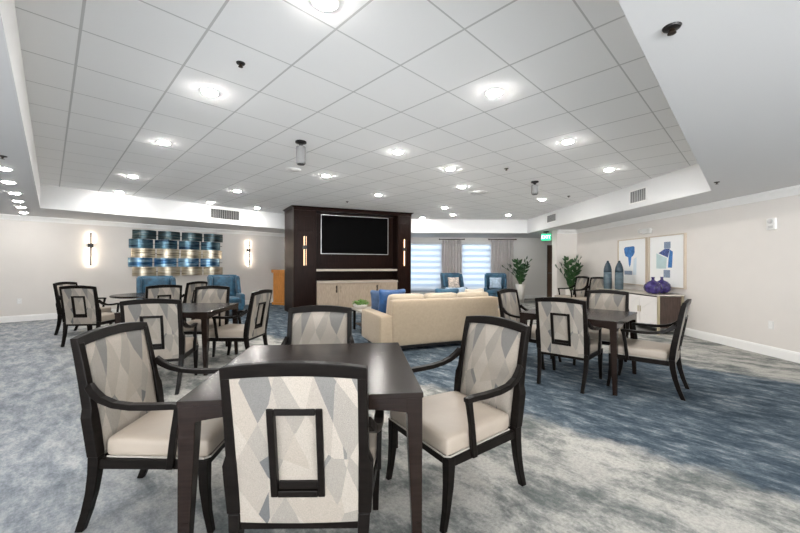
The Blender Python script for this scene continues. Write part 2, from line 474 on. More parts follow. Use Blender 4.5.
for i, (x0, x1, z0, z1) in enumerate(WINS):
    bm = nb()
    for x in (x0 + .03, x1 - .03): box(bm, (x, YF + .12, (z0 + z1) / 2), (.06, .08, z1 - z0))
    for z in (z0 + .03, z1 - .03): box(bm, ((x0 + x1) / 2, YF + .12, z), (x1 - x0 - .12, .08, .06))
    w = struct('window_%d' % (i + 1), bm, W_TRIM)
    bm = nb(); box(bm, ((x0 + x1) / 2, YF + .12, (z0 + z1) / 2), (x1 - x0 - .12, .008, z1 - z0 - .12)); struct('glass_pane', bm, GLASS, w)
# door in the alcove
bm = nb(); box(bm, ((DX0 + DX1) / 2, YF + .06, DZ / 2), (DX1 - DX0 - .1, .05, DZ - .06)); d = struct('door_1', bm, DOORW)
bm = nb()
for x in (DX0 + .025, DX1 - .025): box(bm, (x, YF + .03, DZ / 2), (.05, .14, DZ))
box(bm, ((DX0 + DX1) / 2, YF + .03, DZ - .025), (DX1 - DX0 - .1, .14, .05)); struct('door_frame', bm, W_TRIM, d)
bm = nb(); tube(bm, [(DX0 + .12, YF + .03, 1.03), (DX0 + .12, YF - .03, 1.03)], .015); tube(bm, [(DX0 + .11, YF - .03, 1.03), (DX0 + .24, YF - .03, 1.03)], .012); struct('door_handle', bm, CHROME, d)

# baseboards and crown: profile swept along each wall, offset to the room side
def moulding(name, p0, p1, prof):
    p0, p1 = Vector(p0), Vector(p1); d = (p1 - p0).normalized(); n = Vector((-d.y, d.x))
    bm = nb(); loft(bm, [[(p.x + n.x * a, p.y + n.y * a, z) for a, z in prof] for p in (p0, p1)]); struct(name, bm, W_TRIM)
BASE = [(.001, 0), (.018, 0), (.018, .115), (.010, .14), (.001, .145)]
CROWN = [(.001, ZS - .12), (.012, ZS - .115), (.025, ZS - .085), (.06, ZS - .045), (.085, ZS - .03), (.09, ZS - .002), (.001, ZS - .002)]
moulding('baseboard_right', (XR, YB), (XR, 11.05), BASE)
moulding('baseboard_left', LW1, LW0, BASE)
moulding('baseboard_pier', (XR, 11.05), (4.87, 11.05), BASE)
moulding('trim_6', (XR, YB), (XR, 11.05), CROWN)
moulding('trim_7', LW1, LW0, CROWN)
moulding('trim_8', (XR, 11.05), (4.87, 11.05), CROWN)
moulding('baseboard_far', (DX0, YF), (-2.6, YF), BASE)

# ------------------------------------------------------------------ helpers: pixel of the photo -> place on the ceiling (measured once, at build time)
def up(px, py, h):
    y = 356.0 * h / (265.0 + (px - 400) * .0035 - py); return ((px - 400) / 356.0 * y, y)

# ------------------------------------------------------------------ ceiling fittings
def make_downlight():
    t = thing('downlight', '', 'ceiling light')
    bm = nb(); lathe(bm, [(.062, -.004), (.085, -.006), (.092, -.001), (.092, .0), (.062, 0)], 28); obj('trim_ring', bm, W_TRIM, t, smooth=True)
    bm = nb(); lathe(bm, [(.062, -.003), (.060, -.010), (.050, -.0155), (.030, -.0185), (.001, -.019)], 24); obj('lens', bm, LAMPM, t, smooth=True)
    return t
LIGHTS = [((209, 92), 'recessed ceiling light on the upper left, beside the nearest sprinkler head'),
 ((163.5, 142.5), 'recessed ceiling light, second of the row that runs from the upper left to the corner'),
 ((132.5, 176.5), 'recessed ceiling light, third of the row on the left of the tiled ceiling'),
 ((119, 192), 'recessed ceiling light nearest the left corner of the tiled ceiling'),
 ((210, 202.5), 'recessed ceiling light just above the wide air vent, left of two'),
 ((237, 191), 'recessed ceiling light set above and right of the wide air vent'),
 ((257, 208), 'recessed ceiling light left of the top of the dark media wall'),
 ((325.5, 175.7), 'recessed ceiling light high above the left end of the television'),
 ((397.7, 152), 'recessed ceiling light above the right edge of the dark media wall, nearer one'),
 ((378, 195), 'recessed ceiling light close in front of the top of the media wall'),
 ((324, 2), 'recessed ceiling light cut off by the top edge of the picture'),
 ((450, 168.8), 'recessed ceiling light in the middle, left of the oval diffuser and nearer'),
 ((461.5, 186.8), 'recessed ceiling light right beside the oval ceiling diffuser'),
 ((444.3, 207.7), 'recessed ceiling light above the first window curtain, nearer of two'),
 ((452.5, 214.8), 'recessed ceiling light above the first window curtain, farther of two'),
 ((422, 217.8), 'recessed ceiling light beside the right edge of the media wall, far end'),
 ((508, 215), 'recessed ceiling light above the second window curtain at the far end'),
 ((542, 199.5), 'recessed ceiling light just beyond the right hanging speaker'),
 ((493.6, 92.6), 'largest recessed ceiling light right of the centre, near the viewer'),
 ((567.5, 141.5), 'recessed ceiling light, second of the row on the right'),
 ((608.6, 169.6), 'recessed ceiling light nearest the air vent of the right soffit')]
dl = make_downlight()
for i, ((px, py), lab) in enumerate(LIGHTS):
    x, y = up(px, py, ZT - 1.33)
    if i == 0: dl.location = (x, y, ZT); dl['label'] = lab; dl['group'] = 'recessed lights in the tiled ceiling'
    else: dup(dl, (x, y, ZT), 0, lab, 'recessed lights in the tiled ceiling')
ORD = ['nearest', 'second', 'third', 'fourth', 'fifth', 'farthest']
for i, (px, py) in enumerate([(3, 168.5), (8, 182), (14.5, 193), (18, 201), (21, 207), (23.5, 212.5)]):
    x, y = up(px, py, ZS - 1.33)
    r_ = dup(dl, (x, y, ZS), 0, 'recessed light in the low ceiling at the left edge, %s of the row' % ORD[i], 'recessed lights in the low left ceiling')
    for c in r_.children:
        if c.name.startswith('lens'):
            c.material_slots[0].link = 'OBJECT'; c.material_slots[0].material = DIMM      # output cut to avoid a hot spot on the left wall

def sprinkler(px, py, z, lab, ring_r=.045):
    x, y = up(px, py, z - 1.33)
    t = thing('sprinkler_head', lab, 'sprinkler', (x, y, z))
    bm = nb(); lathe(bm, [(.012, -.012), (ring_r, -.008), (ring_r + .004, -.001), (ring_r + .004, 0), (.012, 0)], 20); obj('escutcheon', bm, BLACK, t)
    bm = nb(); lathe(bm, [(.012, -.012), (.014, -.018), (.006, -.02), (.006, -.028), (.018, -.029), (.018, -.031), (.001, -.032)], 16); obj('deflector', bm, BRONZE, t)
sprinkler(240, 63, ZT, 'dark sprinkler head in the tiled ceiling beside the nearest left light', .03)
sprinkler(671, 27, ZS, 'large dark sprinkler head in the plain ceiling at the upper right', .034)
sprinkler(716.5, 182, ZS, 'small dark sprinkler head beside the right corner of the tray ceiling', .028)
sprinkler(568.5, 196, ZT, 'small sprinkler head in the tiles between the right speaker and right soffit', .03)
sprinkler(347, 201.5, ZT, 'small sprinkler head in the tiles right above the television', .03)
sprinkler(506, 168.5, ZT, 'small sprinkler head in the tiles above the right hanging speaker', .03)
sprinkler(2, 156, ZS, 'dark sprinkler head in the low ceiling at the left edge of picture', .034)

def speaker(px, py, lab, w, hgt):
    x, y = up(px, py, ZT - 1.33)
    t = thing('pendant_speaker', lab, 'speaker', (x, y, ZT), math.radians(8))
    bm = nb(); lathe(bm, [(.07, 0), (.07, -.02), (.03, -.035), (.02, -.06), (.02, -.075), (.001, -.075)], 18); obj('ceiling_mount', bm, BLACK, t)
    bm = nb(); lathe(bm, [(.001, -.07), (w * .5, -.07), (w * .52, -.08), (w * .52, -.09 - hgt), (w * .45, -.10 - hgt), (.001, -.10 - hgt)], 22); obj('speaker_body', bm, GREY_M, t)
    bm = nb(); lathe(bm, [(.001, -.101 - hgt), (w * .4, -.101 - hgt), (w * .4, -.108 - hgt), (.001, -.108 - hgt)], 20); obj('speaker_grille', bm, BLACK, t)
speaker(300.5, 141.5, 'grey cylinder speaker hanging from the ceiling left of the centre', .115, .19)
speaker(534.5, 181.5, 'grey cylinder speaker hanging from the ceiling right of the centre', .12, .14)
for nm, px, py, lab, r in (('ceiling_diffuser', 478, 192.5, 'round white air diffuser in the tiles, bright oval beside a light', .22), ('ceiling_speaker', 293, 169.5, 'flush round ceiling speaker just behind the left hanging speaker', .12)):
    x, y = up(px, py, ZT - 1.33)
    t = thing(nm, lab, 'air vent' if 'diff' in nm else 'speaker', (x, y, ZT))
    bm = nb(); lathe(bm, [(r * .8, -.012), (r, -.004), (r, 0), (r * .8, 0)], 32); obj('rim', bm, W_TRIM, t, smooth=True)
    bm = nb(); lathe(bm, [(.001, -.016), (r * .8, -.010), (r * .8, -.004), (.001, -.004)], 32); obj('face_plate', bm, PLASTIC, t, smooth=True)

def vent(p0, p1, s, z, w, h, lab, n):
    """air grille on the inner face of the soffit that runs p0 -> p1, s metres from p0"""
    p0, p1 = Vector(p0), Vector(p1); d = (p1 - p0).normalized(); c = p0 + d * s
    t = thing('air_vent', lab, 'air vent', (c.x, c.y, z), math.atan2(d.y, d.x))
    bm = nb(); box(bm, (0, .002, 0), (w, .004, h)); obj('duct_opening', bm, DARKGAP, t)
    bm = nb()
    for x in (-w / 2, w / 2): box(bm, (x, .008, 0), (.02, .016, h + .02))
    for q in (-h / 2, h / 2): box(bm, (0, .008, q), (w - .02, .016, .02))
    obj('frame', bm, PLASTIC, t)
    for i in range(n):
        x = -w / 2 + w * (i + .7) / (n + .4)
        bm = nb(); box(bm, (0, 0, 0), (.016, .003, h - .02), .9); bmesh.ops.translate(bm, vec=(x, .009, 0), verts=bm.verts[:]); obj('louvre', bm, LOUVRE, t)
def along(a, b, px):
    """distance from a along a->b at which the line is seen at column px"""
    r = (px - 400) / 356.0; a, b = Vector(a), Vector(b); d = b - a
    k = (r * a.y - a.x) / (d.x - r * d.y); return k * d.length
vent(TRAY[3], TRAY[4], along(TRAY[3], TRAY[4], 225), 2.70, .80, .27, 'wide grey air vent in the soffit above the woven wall art', 16)
vent(TRAY[1], TRAY[2], along(TRAY[1], TRAY[2], 638), 2.665, .46, .24, 'air vent in the right soffit nearest its corner', 9)
vent(TRAY[1], TRAY[2], along(TRAY[1], TRAY[2], 551.5), 2.72, .60, .22, 'small air vent at the far end of the right soffit', 9)

# ------------------------------------------------------------------ dining chairs and tables
def make_chair():
    t = thing('dining_chair', '', 'chair')
    # rear legs (sabre) and front legs
    for s in (-1, 1):
        bm = nb()
        rect_post(bm, [(0, -.335, .225 * s, .019, .017), (.10, -.298, .232 * s, .021, .018), (.20, -.270, .238 * s, .023, .019), (.30, -.252, .243 * s, .025, .021), (.385, -.245, .246 * s, .026, .023)])
        obj('leg', bm, WOOD, t, .004)
    for s in (-1, 1):
        bm = nb()
        rect_post(bm, [(0, .318, .262 * s, .015, .015), (.10, .300, .263 * s, .017, .017), (.22, .288, .264 * s, .021, .021), (.325, .285, .264 * s, .024, .024), (.368, .285, .264 * s, .024, .024)])
        obj('leg', bm, WOOD, t, .004)
    bm = nb()   # seat frame: four rails
    loft(bm, [[(.262, -.24, .322), (.300, -.24, .322), (.300, -.24, .368), (.262, -.24, .368)], [(.262, .24, .322), (.300, .24, .322), (.300, .24, .368), (.262, .24, .368)]])
    for s in (-1, 1): sweep(bm, [(-.222, .244 * s, .345), (.262, .272 * s, .345)], .014, .0235, (0, 1, 0))
    box(bm, (-.245, 0, .345), (.036, .446, .047))
    obj('seat_frame', bm, WOOD, t, .003)
    # seat cushion, wider at the front
    def seat_fn(p): return Vector((p.x, p.y * (1 + .09 * (p.x / .27)), p.z))
    bm = nb(); rbox(bm, (.050, 0, .417), (.525, .52, .100), .030, .010, 10, seat_fn); st = obj('seat', bm, VINYL, t, smooth=True)
    bm = nb(); pts = [(-.20, -.236, .374), (.29, -.280, .374), (.312, -.26, .374), (.312, .26, .374), (.29, .280, .374), (-.20, .236, .374)]
    tube(bm, pts, .005, 6); obj('piping', bm, PIPE, st)
    # back frame: posts with a shoulder, arched top rail, lower rail
    def bx(z):        # rake of the back
        return -.245 - .10 * ((z - .385) / .59) ** 1.25 if z > .385 else -.245
    bm = nb()
    for s in (-1, 1):
        rect_post(bm, [(z, bx(z), s * y, hx, hy) for z, y, hx, hy in ((.385, .248, .026, .025), (.50, .252, .026, .027), (.580, .253, .026, .027), (.622, .246, .025, .019), (.75, .245, .023, .018), (.87, .244, .021, .018), (.94, .2435, .020, .018))])
    rail = []
    for k in range(13):
        y = -.2615 + .523 * k / 12; q = 1 - (y / .2615) ** 2
        zt = .963 + .024 * q; zb = .918 + .018 * q; xo = -.012 * q
        rail.append([(bx(zb) - .021 + xo, y, zb), (bx(zb) + .021 + xo, y, zb), (bx(zt) + .017 + xo, y, zt), (bx(zt) - .019 + xo, y, zt)])
    loft(bm, rail)
    box(bm, (bx(.385), 0, .338), (.040, .455, .03))
    obj('back_frame', bm, WOOD, t, .004)
    # upholstered back: front pad plus a rear panel pierced by the framed opening
    HW, Z0, Z1 = .227, .352, .94
    def back_top(y): return .920 + .018 * (1 - (y / .26) ** 2) + .004
    bm = nb(); n = 12; front = []; 
    ys = [-HW + 2 * HW * i / n for i in range(n + 1)]; zs = [i / 10 for i in range(11)]
    def pad_pt(y, q, off, puff):
        z = Z0 + (back_top(y) - Z0) * q
        return (bx(z) + off + puff * (1 - (y / HW) ** 4) * (1 - (2 * q - 1) ** 4) - .008 * (1 - (y / HW) ** 2), y, z)
    f = [[bm.verts.new(pad_pt(y, q, .010, .022)) for y in ys] for q in zs]
    r = [[bm.verts.new(pad_pt(y, q, -.004, 0)) for y in ys] for q in zs]
    for A in (f, r):
        for i in range(10):
            for j in range(n): bm.faces.new((A[i][j], A[i][j + 1], A[i + 1][j + 1], A[i + 1][j]))
    for i in range(10):
        bm.faces.new((f[i][0], f[i + 1][0], r[i + 1][0], r[i][0])); bm.faces.new((f[i][n], f[i + 1][n], r[i + 1][n], r[i][n]))
    for j in range(n):
        bm.faces.new((f[0][j], f[0][j + 1], r[0][j + 1], r[0][j])); bm.faces.new((f[10][j], f[10][j + 1], r[10][j + 1], r[10][j]))
    bk = obj('backrest', bm, FABRIC, t, smooth=True)
    # rear panel with hole
    WY, WZ0, WZ1 = .088, .472, .800
    bm = nb()
    def ringloop(off, inner):
        out = []
        N = 10
        if inner:
            c = [(-WY, WZ0), (WY, WZ0), (WY, WZ1), (-WY, WZ1)]
        else:
            c = [(-HW, Z0), (HW, Z0), (HW, None), (-HW, None)]
        for i in range(4):
            a, b = c[i], c[(i + 1) % 4]
            for k in range(N):
                y = a[0] + (b[0] - a[0]) * k / N
                za = a[1] if a[1] is not None else back_top(y); zb = b[1] if b[1] is not None else back_top(y)
                z = za + (zb - za) * k / N
                out.append(bm.verts.new((bx(z) + off - .008 * (1 - (y / HW) ** 2), y, z)))
        return out
    oo, io, oi, ii = ringloop(-.020, False), ringloop(-.024, True), ringloop(-.006, False), ringloop(-.006, True)
    m_ = len(oo)
    for i in range(m_):
        j = (i + 1) % m_
        for A, B in ((oo, io), (io, ii), (ii, oi), (oi, oo)): bm.faces.new((A[i], A[j], B[j], B[i]))
    obj('back_panel', bm, FABRIC, bk)
    bm = nb()
    for y in (-WY, WY):
        loft(bm, [[(bx(z) - .037, y - .013, z), (bx(z) - .008, y - .013, z), (bx(z) - .008, y + .013, z), (bx(z) - .037, y + .013, z)] for z in (WZ0 - .013, WZ1 + .013)])
    for z in (WZ0, WZ1): box(bm, (bx(z) - .0225, 0, z), (.029, 2 * WY - .026, .026))
    obj('window_frame', bm, WOOD, bk, .004)
    bm = nb(); box(bm, (bx(.50) - .012, 0, WZ0 + .028), (.022, 2 * WY - .03, .030)); obj('sill', bm, WOOD, bk, .002)
    # arms
    for s in (-1, 1):
        bm = nb()
        pts = [(-.272, .258 * s, .735), (-.240, .268 * s, .702), (-.195, .278 * s, .672), (-.13, .287 * s, .650), (-.05, .291 * s, .640), (.05, .291 * s, .638), (.14, .289 * s, .640), (.192, .287 * s, .636)]
        sweep(bm, pts, [.013, .016, .018, .020, .021, .021, .020, .019], [.020, .019, .016, .014, .014, .014, .014, .012], (0, 1, 0))
        a = obj('armrest', bm, WOOD, t, .004)
        bm = nb(); rect_post(bm, [(.33, .130, .284 * s, .016, .013), (.50, .150, .287 * s, .015, .012), (.60, .166, .287 * s, .016, .012), (.630, .172, .287 * s, .018, .013)]); obj('arm_post', bm, WOOD, a, .003)
    return t

CH0 = make_chair(); CH_USED = []
def place_chair(x, y, deg, lab, group, sc=1.0):
    """x, y: midpoint between the rear feet; deg: heading the seat faces"""
    a = math.radians(deg); cx, cy = x + .335 * sc * math.cos(a), y + .335 * sc * math.sin(a)
    if not CH_USED:
        CH_USED.append(1); CH0.location = (cx, cy, 0); CH0.rotation_euler = (0, 0, a); CH0['label'] = lab; CH0['group'] = group; o = CH0
    else: o = dup(CH0, (cx, cy, 0), a, lab, group)
    o.scale = (sc, sc, sc); return o

def make_table():
    t = thing('dining_table', '', 'table'); S = 1.04; h = S / 2; H = .76
    bm = nb(); box(bm, (0, 0, H - .012), (S, S, .024)); obj('tabletop', bm, TABLEWOOD, t, .003)
    for k in range(4):
        bm = nb(); n = 12; lo = []
        for i in range(n + 1):
            x = -h + .075 + (S - .15) * i / n; e = abs(2 * i / n - 1); z = H - .062 - .026 * e ** 3
            lo.append([(x, -h + .004, z), (x, -h + .026, z), (x, -h + .026, H - .024), (x, -h + .004, H - .024)])
        loft(bm, lo); bmesh.ops.rotate(bm, cent=(0, 0, 0), matrix=Matrix.Rotation(k * PI / 2, 3, 'Z'), verts=bm.verts[:])
        obj('apron', bm, TABLEWOOD, t)
    for sx in (-1, 1):
        for sy in (-1, 1):
            bm = nb(); c = h - .004
            def sec(z, w): return (z, sx * (c - w), sy * (c - w), w, w)
            rect_post(bm, [sec(0, .019), sec(.30, .026), sec(.60, .033), sec(.665, .034), sec(.668, .036), (H - .024, sx * (c - .036), sy * (c - .036), .036, .036)])
            obj('leg', bm, TABLEWOOD, t, .003)
    return t
TB0 = make_table()
TB0.location = (-.468, 2.05, 0); TB0.rotation_euler = (0, 0, math.radians(6.5)); TB0['label'] = 'dark square dining table in the foreground with four chairs pushed up'; TB0['group'] = 'square dining tables'
T2 = (2.19, 4.36); T3 = (-2.863, 4.72)
dup(TB0, (*T2, 0), math.radians(47), 'dark square dining table on the blue carpet at the right', 'square dining tables')
dup(TB0, (*T3, 0), math.radians(5), 'dark square dining table in the middle left of the room', 'square dining tables')

G1, G2, G3, G4 = 'chairs around the front table', 'chairs around the right table', 'chairs around the middle left table', 'chairs around the round table'
place_chair(-.378, 1.285, 91, 'upholstered armchair nearest the viewer, back with framed opening towards the camera', G1)
place_chair(-1.60, 2.0, 3, 'armchair at the left side of the front table, facing right', G1)
place_chair(.625, 2.35, 213, 'armchair at the right side of the front table, turned towards the viewer', G1)
place_chair(-.667, 2.99, 275, 'armchair at the far side of the front table, only its back showing', G1)
place_chair(1.735, 3.86, 49, 'armchair at the right table with its pierced back to the viewer', G2)
place_chair(2.965, 3.69, 137, 'armchair at the right side of the right table, seen side on', G2)
place_chair(1.575, 5.20, 314, 'armchair at the left of the right table, beside the sofa end', G2)
place_chair(2.96, 5.08, 229, 'armchair at the far side of the right table, facing the viewer', G2)
place_chair(-2.49, 3.57, 108, 'armchair at the near side of the middle left table, framed back opening visible', G3)
place_chair(-1.89, 4.88, 174, 'armchair at the right side of the middle left table, in profile', G3)
place_chair(-3.02, 5.74, 277, 'armchair at the far side of the middle left table, facing the viewer', G3)
place_chair(-5.17, 5.72, 97, 'armchair at the near left of the round table, back with opening shown', G4)
place_chair(-6.44, 6.86, 6, 'leftmost armchair, in profile against the wall behind another', G4)
place_chair(-3.97, 6.0, 136, 'armchair at the round table in front of the left blue wing chair', G4)
place_chair(-4.13, 7.25, 168, 'armchair turned side on between the two blue wing chairs', G4)
G5 = 'spare chairs beside the far right plant'
place_chair(5.12, 9.98, 186, 'left one of two spare armchairs by the far right plant, near the sideboard', G5, 1.05)
place_chair(5.29, 9.44, 200, 'right one of two spare armchairs, next to the tall teal vases', G5, 1.05)

t = thing('round_table', 'round dark table in the far left corner, its edge showing', 'table', (-4.95, 6.95, 0))
bm = nb(); lathe(bm, [(.001, .705), (.545, .705), (.56, .715), (.56, .735), (.55, .742), (.001, .742)], 48); obj('tabletop', bm, TABLEWOOD, t)
bm = nb(); lathe(bm, [(.001, .05), (.07, .05), (.055, .12), (.045, .40), (.055, .66), (.16, .70), (.001, .705)], 24); obj('pedestal', bm, TABLEWOOD, t, smooth=True)
bm = nb(); lathe(bm, [(.001, 0), (.30, 0), (.30, .02), (.26, .04), (.08, .05), (.001, .05)], 36); obj('base', bm, TABLEWOOD, t)

# ------------------------------------------------------------------ media wall
EX, EY = Vector((.924, .383)), Vector((-.383, .924))
F0 = Vector((-2.84, 9.5)); RZ = math.atan2(.383, .924); WU = 3.435
def uw(x, y): p = F0 + EX * x + EY * y; return (p.x, p.y)
t = thing('media_wall', 'dark wood media wall unit holding the television, with two side columns', 'wall unit', (*F0, 0), RZ)
XA, XB = .60, 3.0
bm = nb(); prism(bm, [(0, 0), (XA, 0), (XA, .40), (XA, 1.0), (-.155, .962)], 0, 2.80); obj('side_column', bm, UNITWOOD, t, .006)
bm = nb(); prism(bm, [(XB, 0), (WU, 0), (WU + .155, .962), (XB, 1.0)], 0, 2.80); obj('side_column', bm, UNITWOOD, t, .006)
bm = nb(); box(bm, ((XA + XB) / 2, .70, 1.40), (XB - XA, .60, 2.80)); obj('back_panel', bm, UNITWOOD, t)
bm = nb(); prism(bm, [(-.005, -.012), (WU + .005, -.012), (WU + .16, .97), (-.16, .97)], 2.80, 2.865); obj('header', bm, UNITWOOD, t)
bm = nb()
loft(bm, [[(-.005 - a, -.012 - a, z), (WU + .005 + a, -.012 - a, z), (WU + .16 + a, .97, z), (-.16 - a, .97, z)] for a, z in ((0.0, 2.865), (.012, 2.868), (.03, 2.885), (.05, 2.895), (.055, 2.905))])
obj('crown_moulding', bm, UNITWOOD, t)
bm = nb()
sweep(bm, [(-.02, .028, .06), (-.02, .028, 2.78)], .004, .004, (1, 0, 0)); obj('corner_strip', bm, BRONZE, t)
bm = nb(); box(bm, (WU - .21, -.006, 2.32), (.36, .012, .50)); obj('inset_panel', bm, UNITWOOD, t, .004)
bm = nb(); box(bm, (.29, -.006, 2.44), (.46, .012, .40)); obj('inset_panel', bm, UNITWOOD, t, .004)

tv = thing('television', 'large black flat television mounted on the dark media wall', 'television', (*uw(1.80, .40), 1.64), RZ)
TW, TH = 2.04, 1.12
bm = nb(); box(bm, (0, -.045, TH / 2), (TW - .03, .035, TH - .03)); obj('screen', bm, SCREEN, tv)
bm = nb()
for x in (-TW / 2 + .007, TW / 2 - .007): box(bm, (x, -.045, TH / 2), (.014, .045, TH))
for z in (.007, TH - .007): box(bm, (0, -.045, z), (TW - .028, .045, .014))
obj('bezel', bm, SILVER, tv)
bm = nb(); box(bm, (0, -.012, TH / 2), (.8, .024, .5)); obj('wall_bracket', bm, BLACK, tv)

sh = thing('floating_shelf', 'long pale floating shelf below the television', 'shelf', (*uw((XA + XB) / 2, .40), 1.15), RZ)
bm = nb(); box(bm, (0, -.19, .03), (XB - XA - .01, .38, .06)); obj('board', bm, OAKTOP, sh, .004)

cb = thing('media_cabinet', 'low washed oak cabinet with four doors under the television', 'cabinet', (*uw((XA + XB) / 2, .40), 0), RZ)
CW = XB - XA - .02
bm = nb(); box(bm, (0, -.20, .44), (CW, .39, .76)); obj('body', bm, OAK, cb)
bm = nb(); box(bm, (0, -.18, .03), (CW - .1, .34, .06)); obj('plinth', bm, BLACK, cb)
bm = nb(); box(bm, (0, -.225, .85), (CW, .45, .06)); obj('countertop', bm, OAKTOP, cb, .004)
for i in range(4):
    x = -CW / 2 + CW * (i + .5) / 4; w = CW / 4 - .012
    bm = nb(); box(bm, (x, -.403, .44), (w, .018, .72))
    for sx in (-1, 1): box(bm, (x + sx * (w / 2 - .035), -.415, .44), (.07, .008, .72))
    for sz in (-1, 1): box(bm, (x, -.415, .44 + sz * .325), (w - .14, .008, .07))
    d = obj('door', bm, OAK, cb, .002)
    hx = x + (w / 2 - .04) * (1 if i % 2 == 0 else -1)
    bm = nb()
    loft(bm, [[(hx - .028 * (1 if i % 2 == 0 else -1) * q, -.43, z), (hx + .018, -.43, z), (hx + .018, -.419, z), (hx - .028 * (1 if i % 2 == 0 else -1) * q, -.419, z)] for z, q in ((.55, .6), (.60, 1.0), (.645, .6), (.655, .6), (.70, 1.0), (.75, .6))])
    obj('handle', bm, BRONZE, d)

# sconces: slim dark bar with a square block, glowing strips on both sides
def sconce(x, y, z, rz, lab, group, L=.83, sw_=.028):
    """x, y, z: point on the wall at the middle block; -Y of the thing looks into the room"""
    s = thing('wall_sconce', lab, 'wall lamp', (x, y, z), rz, group)
    bm = nb(); box(bm, (0, -.012, 0), (.11, .024, .11)); box(bm, (0, -.05, 0), (.075, .06, .075)); obj('back_plate', bm, BLACK, s, .003)
    bm = nb(); box(bm, (0, -.085, -.10), (.040, .02, L)); obj('bar', bm, BLACK, s, .003)
    for a, b in ((.05, L / 2 - .105), (-L / 2 - .09, -.05)):
        bm = nb(); box(bm, (0, -.050, (a + b) / 2), (sw_, .03, b - a)); obj('glow_strip', bm, SCONM if sw_ < .05 else SCONM2, s)
def left_wall(px): r = (px - 400) / 356.0; y = 16.9 / (1 - r); return y - 16.9, y
x, y = left_wall(90.5); sconce(x, y, 1.80, PI / 4, 'lit bar sconce on the left wall, left of the woven wall art', 'sconces on the left wall')
x, y = left_wall(248.2); sconce(x, y, 1.80, PI / 4, 'lit bar sconce on the left wall, right of the woven wall art', 'sconces on the left wall')
x, y = uw(.29, 0); sconce(x, y, 1.80, RZ, 'lit bar sconce on the left column of the media wall', 'sconces on the media wall', .80, .062)
x, y = uw(WU - .22, 0); sconce(x, y, 1.80, RZ, 'lit bar sconce on the right column of the media wall', 'sconces on the media wall', .80, .062)

# lectern
lx, ly = -3.90, 11.92
t = thing('lectern', 'honey oak lectern standing against the wall beside the media wall', 'lectern', (lx, ly, 0), math.radians(-28))
bm = nb(); box(bm, (0, 0, .04), (.58, .46, .08)); obj('base', bm, HONEY, t, .005)
bm = nb(); box(bm, (0, 0, .57), (.52, .40, .98)); obj('body', bm, HONEY, t, .005)
bm = nb(); loft(bm, [[(-.30, -.25, 1.06), (.30, -.25, 1.06), (.30, .25, 1.06), (-.30, .25, 1.06)], [(-.30, -.25, 1.16), (.30, -.25, 1.16), (.30, .25, 1.09), (-.30, .25, 1.09)]]); obj('reading_top', bm, HONEY, t, .005)
bm = nb(); box(bm, (0, -.203, .56), (.40, .008, .76)); obj('front_panel', bm, HONEY, t, .003)

# ------------------------------------------------------------------ woven wall art: five rows of bowed metal panels
ROWC = []
def band_mat(nm, stops, edge):
    m = mat(nm, stops[0], .33, metal=.75, bump=.1, bscale=50)
    nt = m.node_tree; b = nt.nodes['Principled BSDF']
    tc = nt.nodes.new('ShaderNodeTexCoord'); mp = nt.nodes.new('ShaderNodeMapping'); mp.inputs['Scale'].default_value = (1.6, 1.6, 16)
    nt.links.new(tc.outputs['Object'], mp.inputs['Vector'])
    n = nt.nodes.new('ShaderNodeTexNoise'); n.inputs['Scale'].default_value = 1.3; n.inputs['Detail'].default_value = 5; nt.links.new(mp.outputs[0], n.inputs['Vector'])
    r = nt.nodes.new('ShaderNodeValToRGB'); el = r.color_ramp.elements
    el[0].position = .34; el[0].color = (*stops[0], 1); el[1].position = .68; el[1].color = (*stops[-1], 1)
    for i, c in enumerate(stops[1:-1]):
        e = el.new(.34 + .34 * (i + 1) / (len(stops) - 1)); e.color = (*c, 1)
    nt.links.new(n.outputs[0], r.inputs[0]); nt.links.new(r.outputs[0], b.inputs['Base Color'])
    return m
B1 = band_mat('band_dark', [(.012, .018, .022), (.05, .062, .06), (.03, .07, .09), (.22, .22, .19)], None)
B2 = band_mat('band_navy', [(.008, .014, .03), (.02, .045, .08), (.09, .17, .21), (.012, .018, .03)], None)
B3 = band_mat('band_sand', [(.20, .17, .12), (.42, .37, .28), (.55, .50, .40), (.16, .13, .10)], None)
B4 = band_mat('band_blue', [(.015, .045, .10), (.04, .12, .23), (.25, .38, .46), (.02, .05, .09)], None)
x0, y0 = left_wall(128.5); x1, y1 = left_wall(224.5); LA = math.hypot(x1 - x0, y1 - y0)
art = thing('wall_sculpture', 'woven wall art of twenty bowed blue and sand metal panels on the left wall', 'wall art', (x0, y0, 1.0), PI / 4)
ZA, ZB = 0.0, 1.27
ROWS = [(B1, .075), (B2, .0), (B3, .05), (B4, -.015), (B3, .075)]
pw = (LA - .10) / 4
bm = nb()
for r in range(5):
    zc = ZB - (r + .5) * (ZB - ZA) / 5
    box(bm, (LA / 2, -.012, zc), (LA - .15, .016, .014))
for k in range(4): box(bm, (pw * (k + .5) + .03, -.012, (ZA + ZB) / 2), (.014, .016, ZB - ZA - .1))
obj('rear_frame', bm, BLACK, art)
for r, (m, off) in enumerate(ROWS):
    for c in range(4):
        a = c * pw + off; w = pw * .93; z1 = ZB - r * (ZB - ZA) / 5 - .006; z0 = ZB - (r + 1) * (ZB - ZA) / 5 + .004
        bm = nb(); lo = []
        for k in range(13):
            q = k / 12; bow = .03 + .15 * (1 - (2 * q - 1) ** 2); xx = a + w * q
            lo.append([(xx, -bow, z0), (xx, -bow, z1), (xx, -bow + .012, z1), (xx, -bow + .012, z0)])
        loft(bm, lo); obj('metal_panel', bm, m, art)

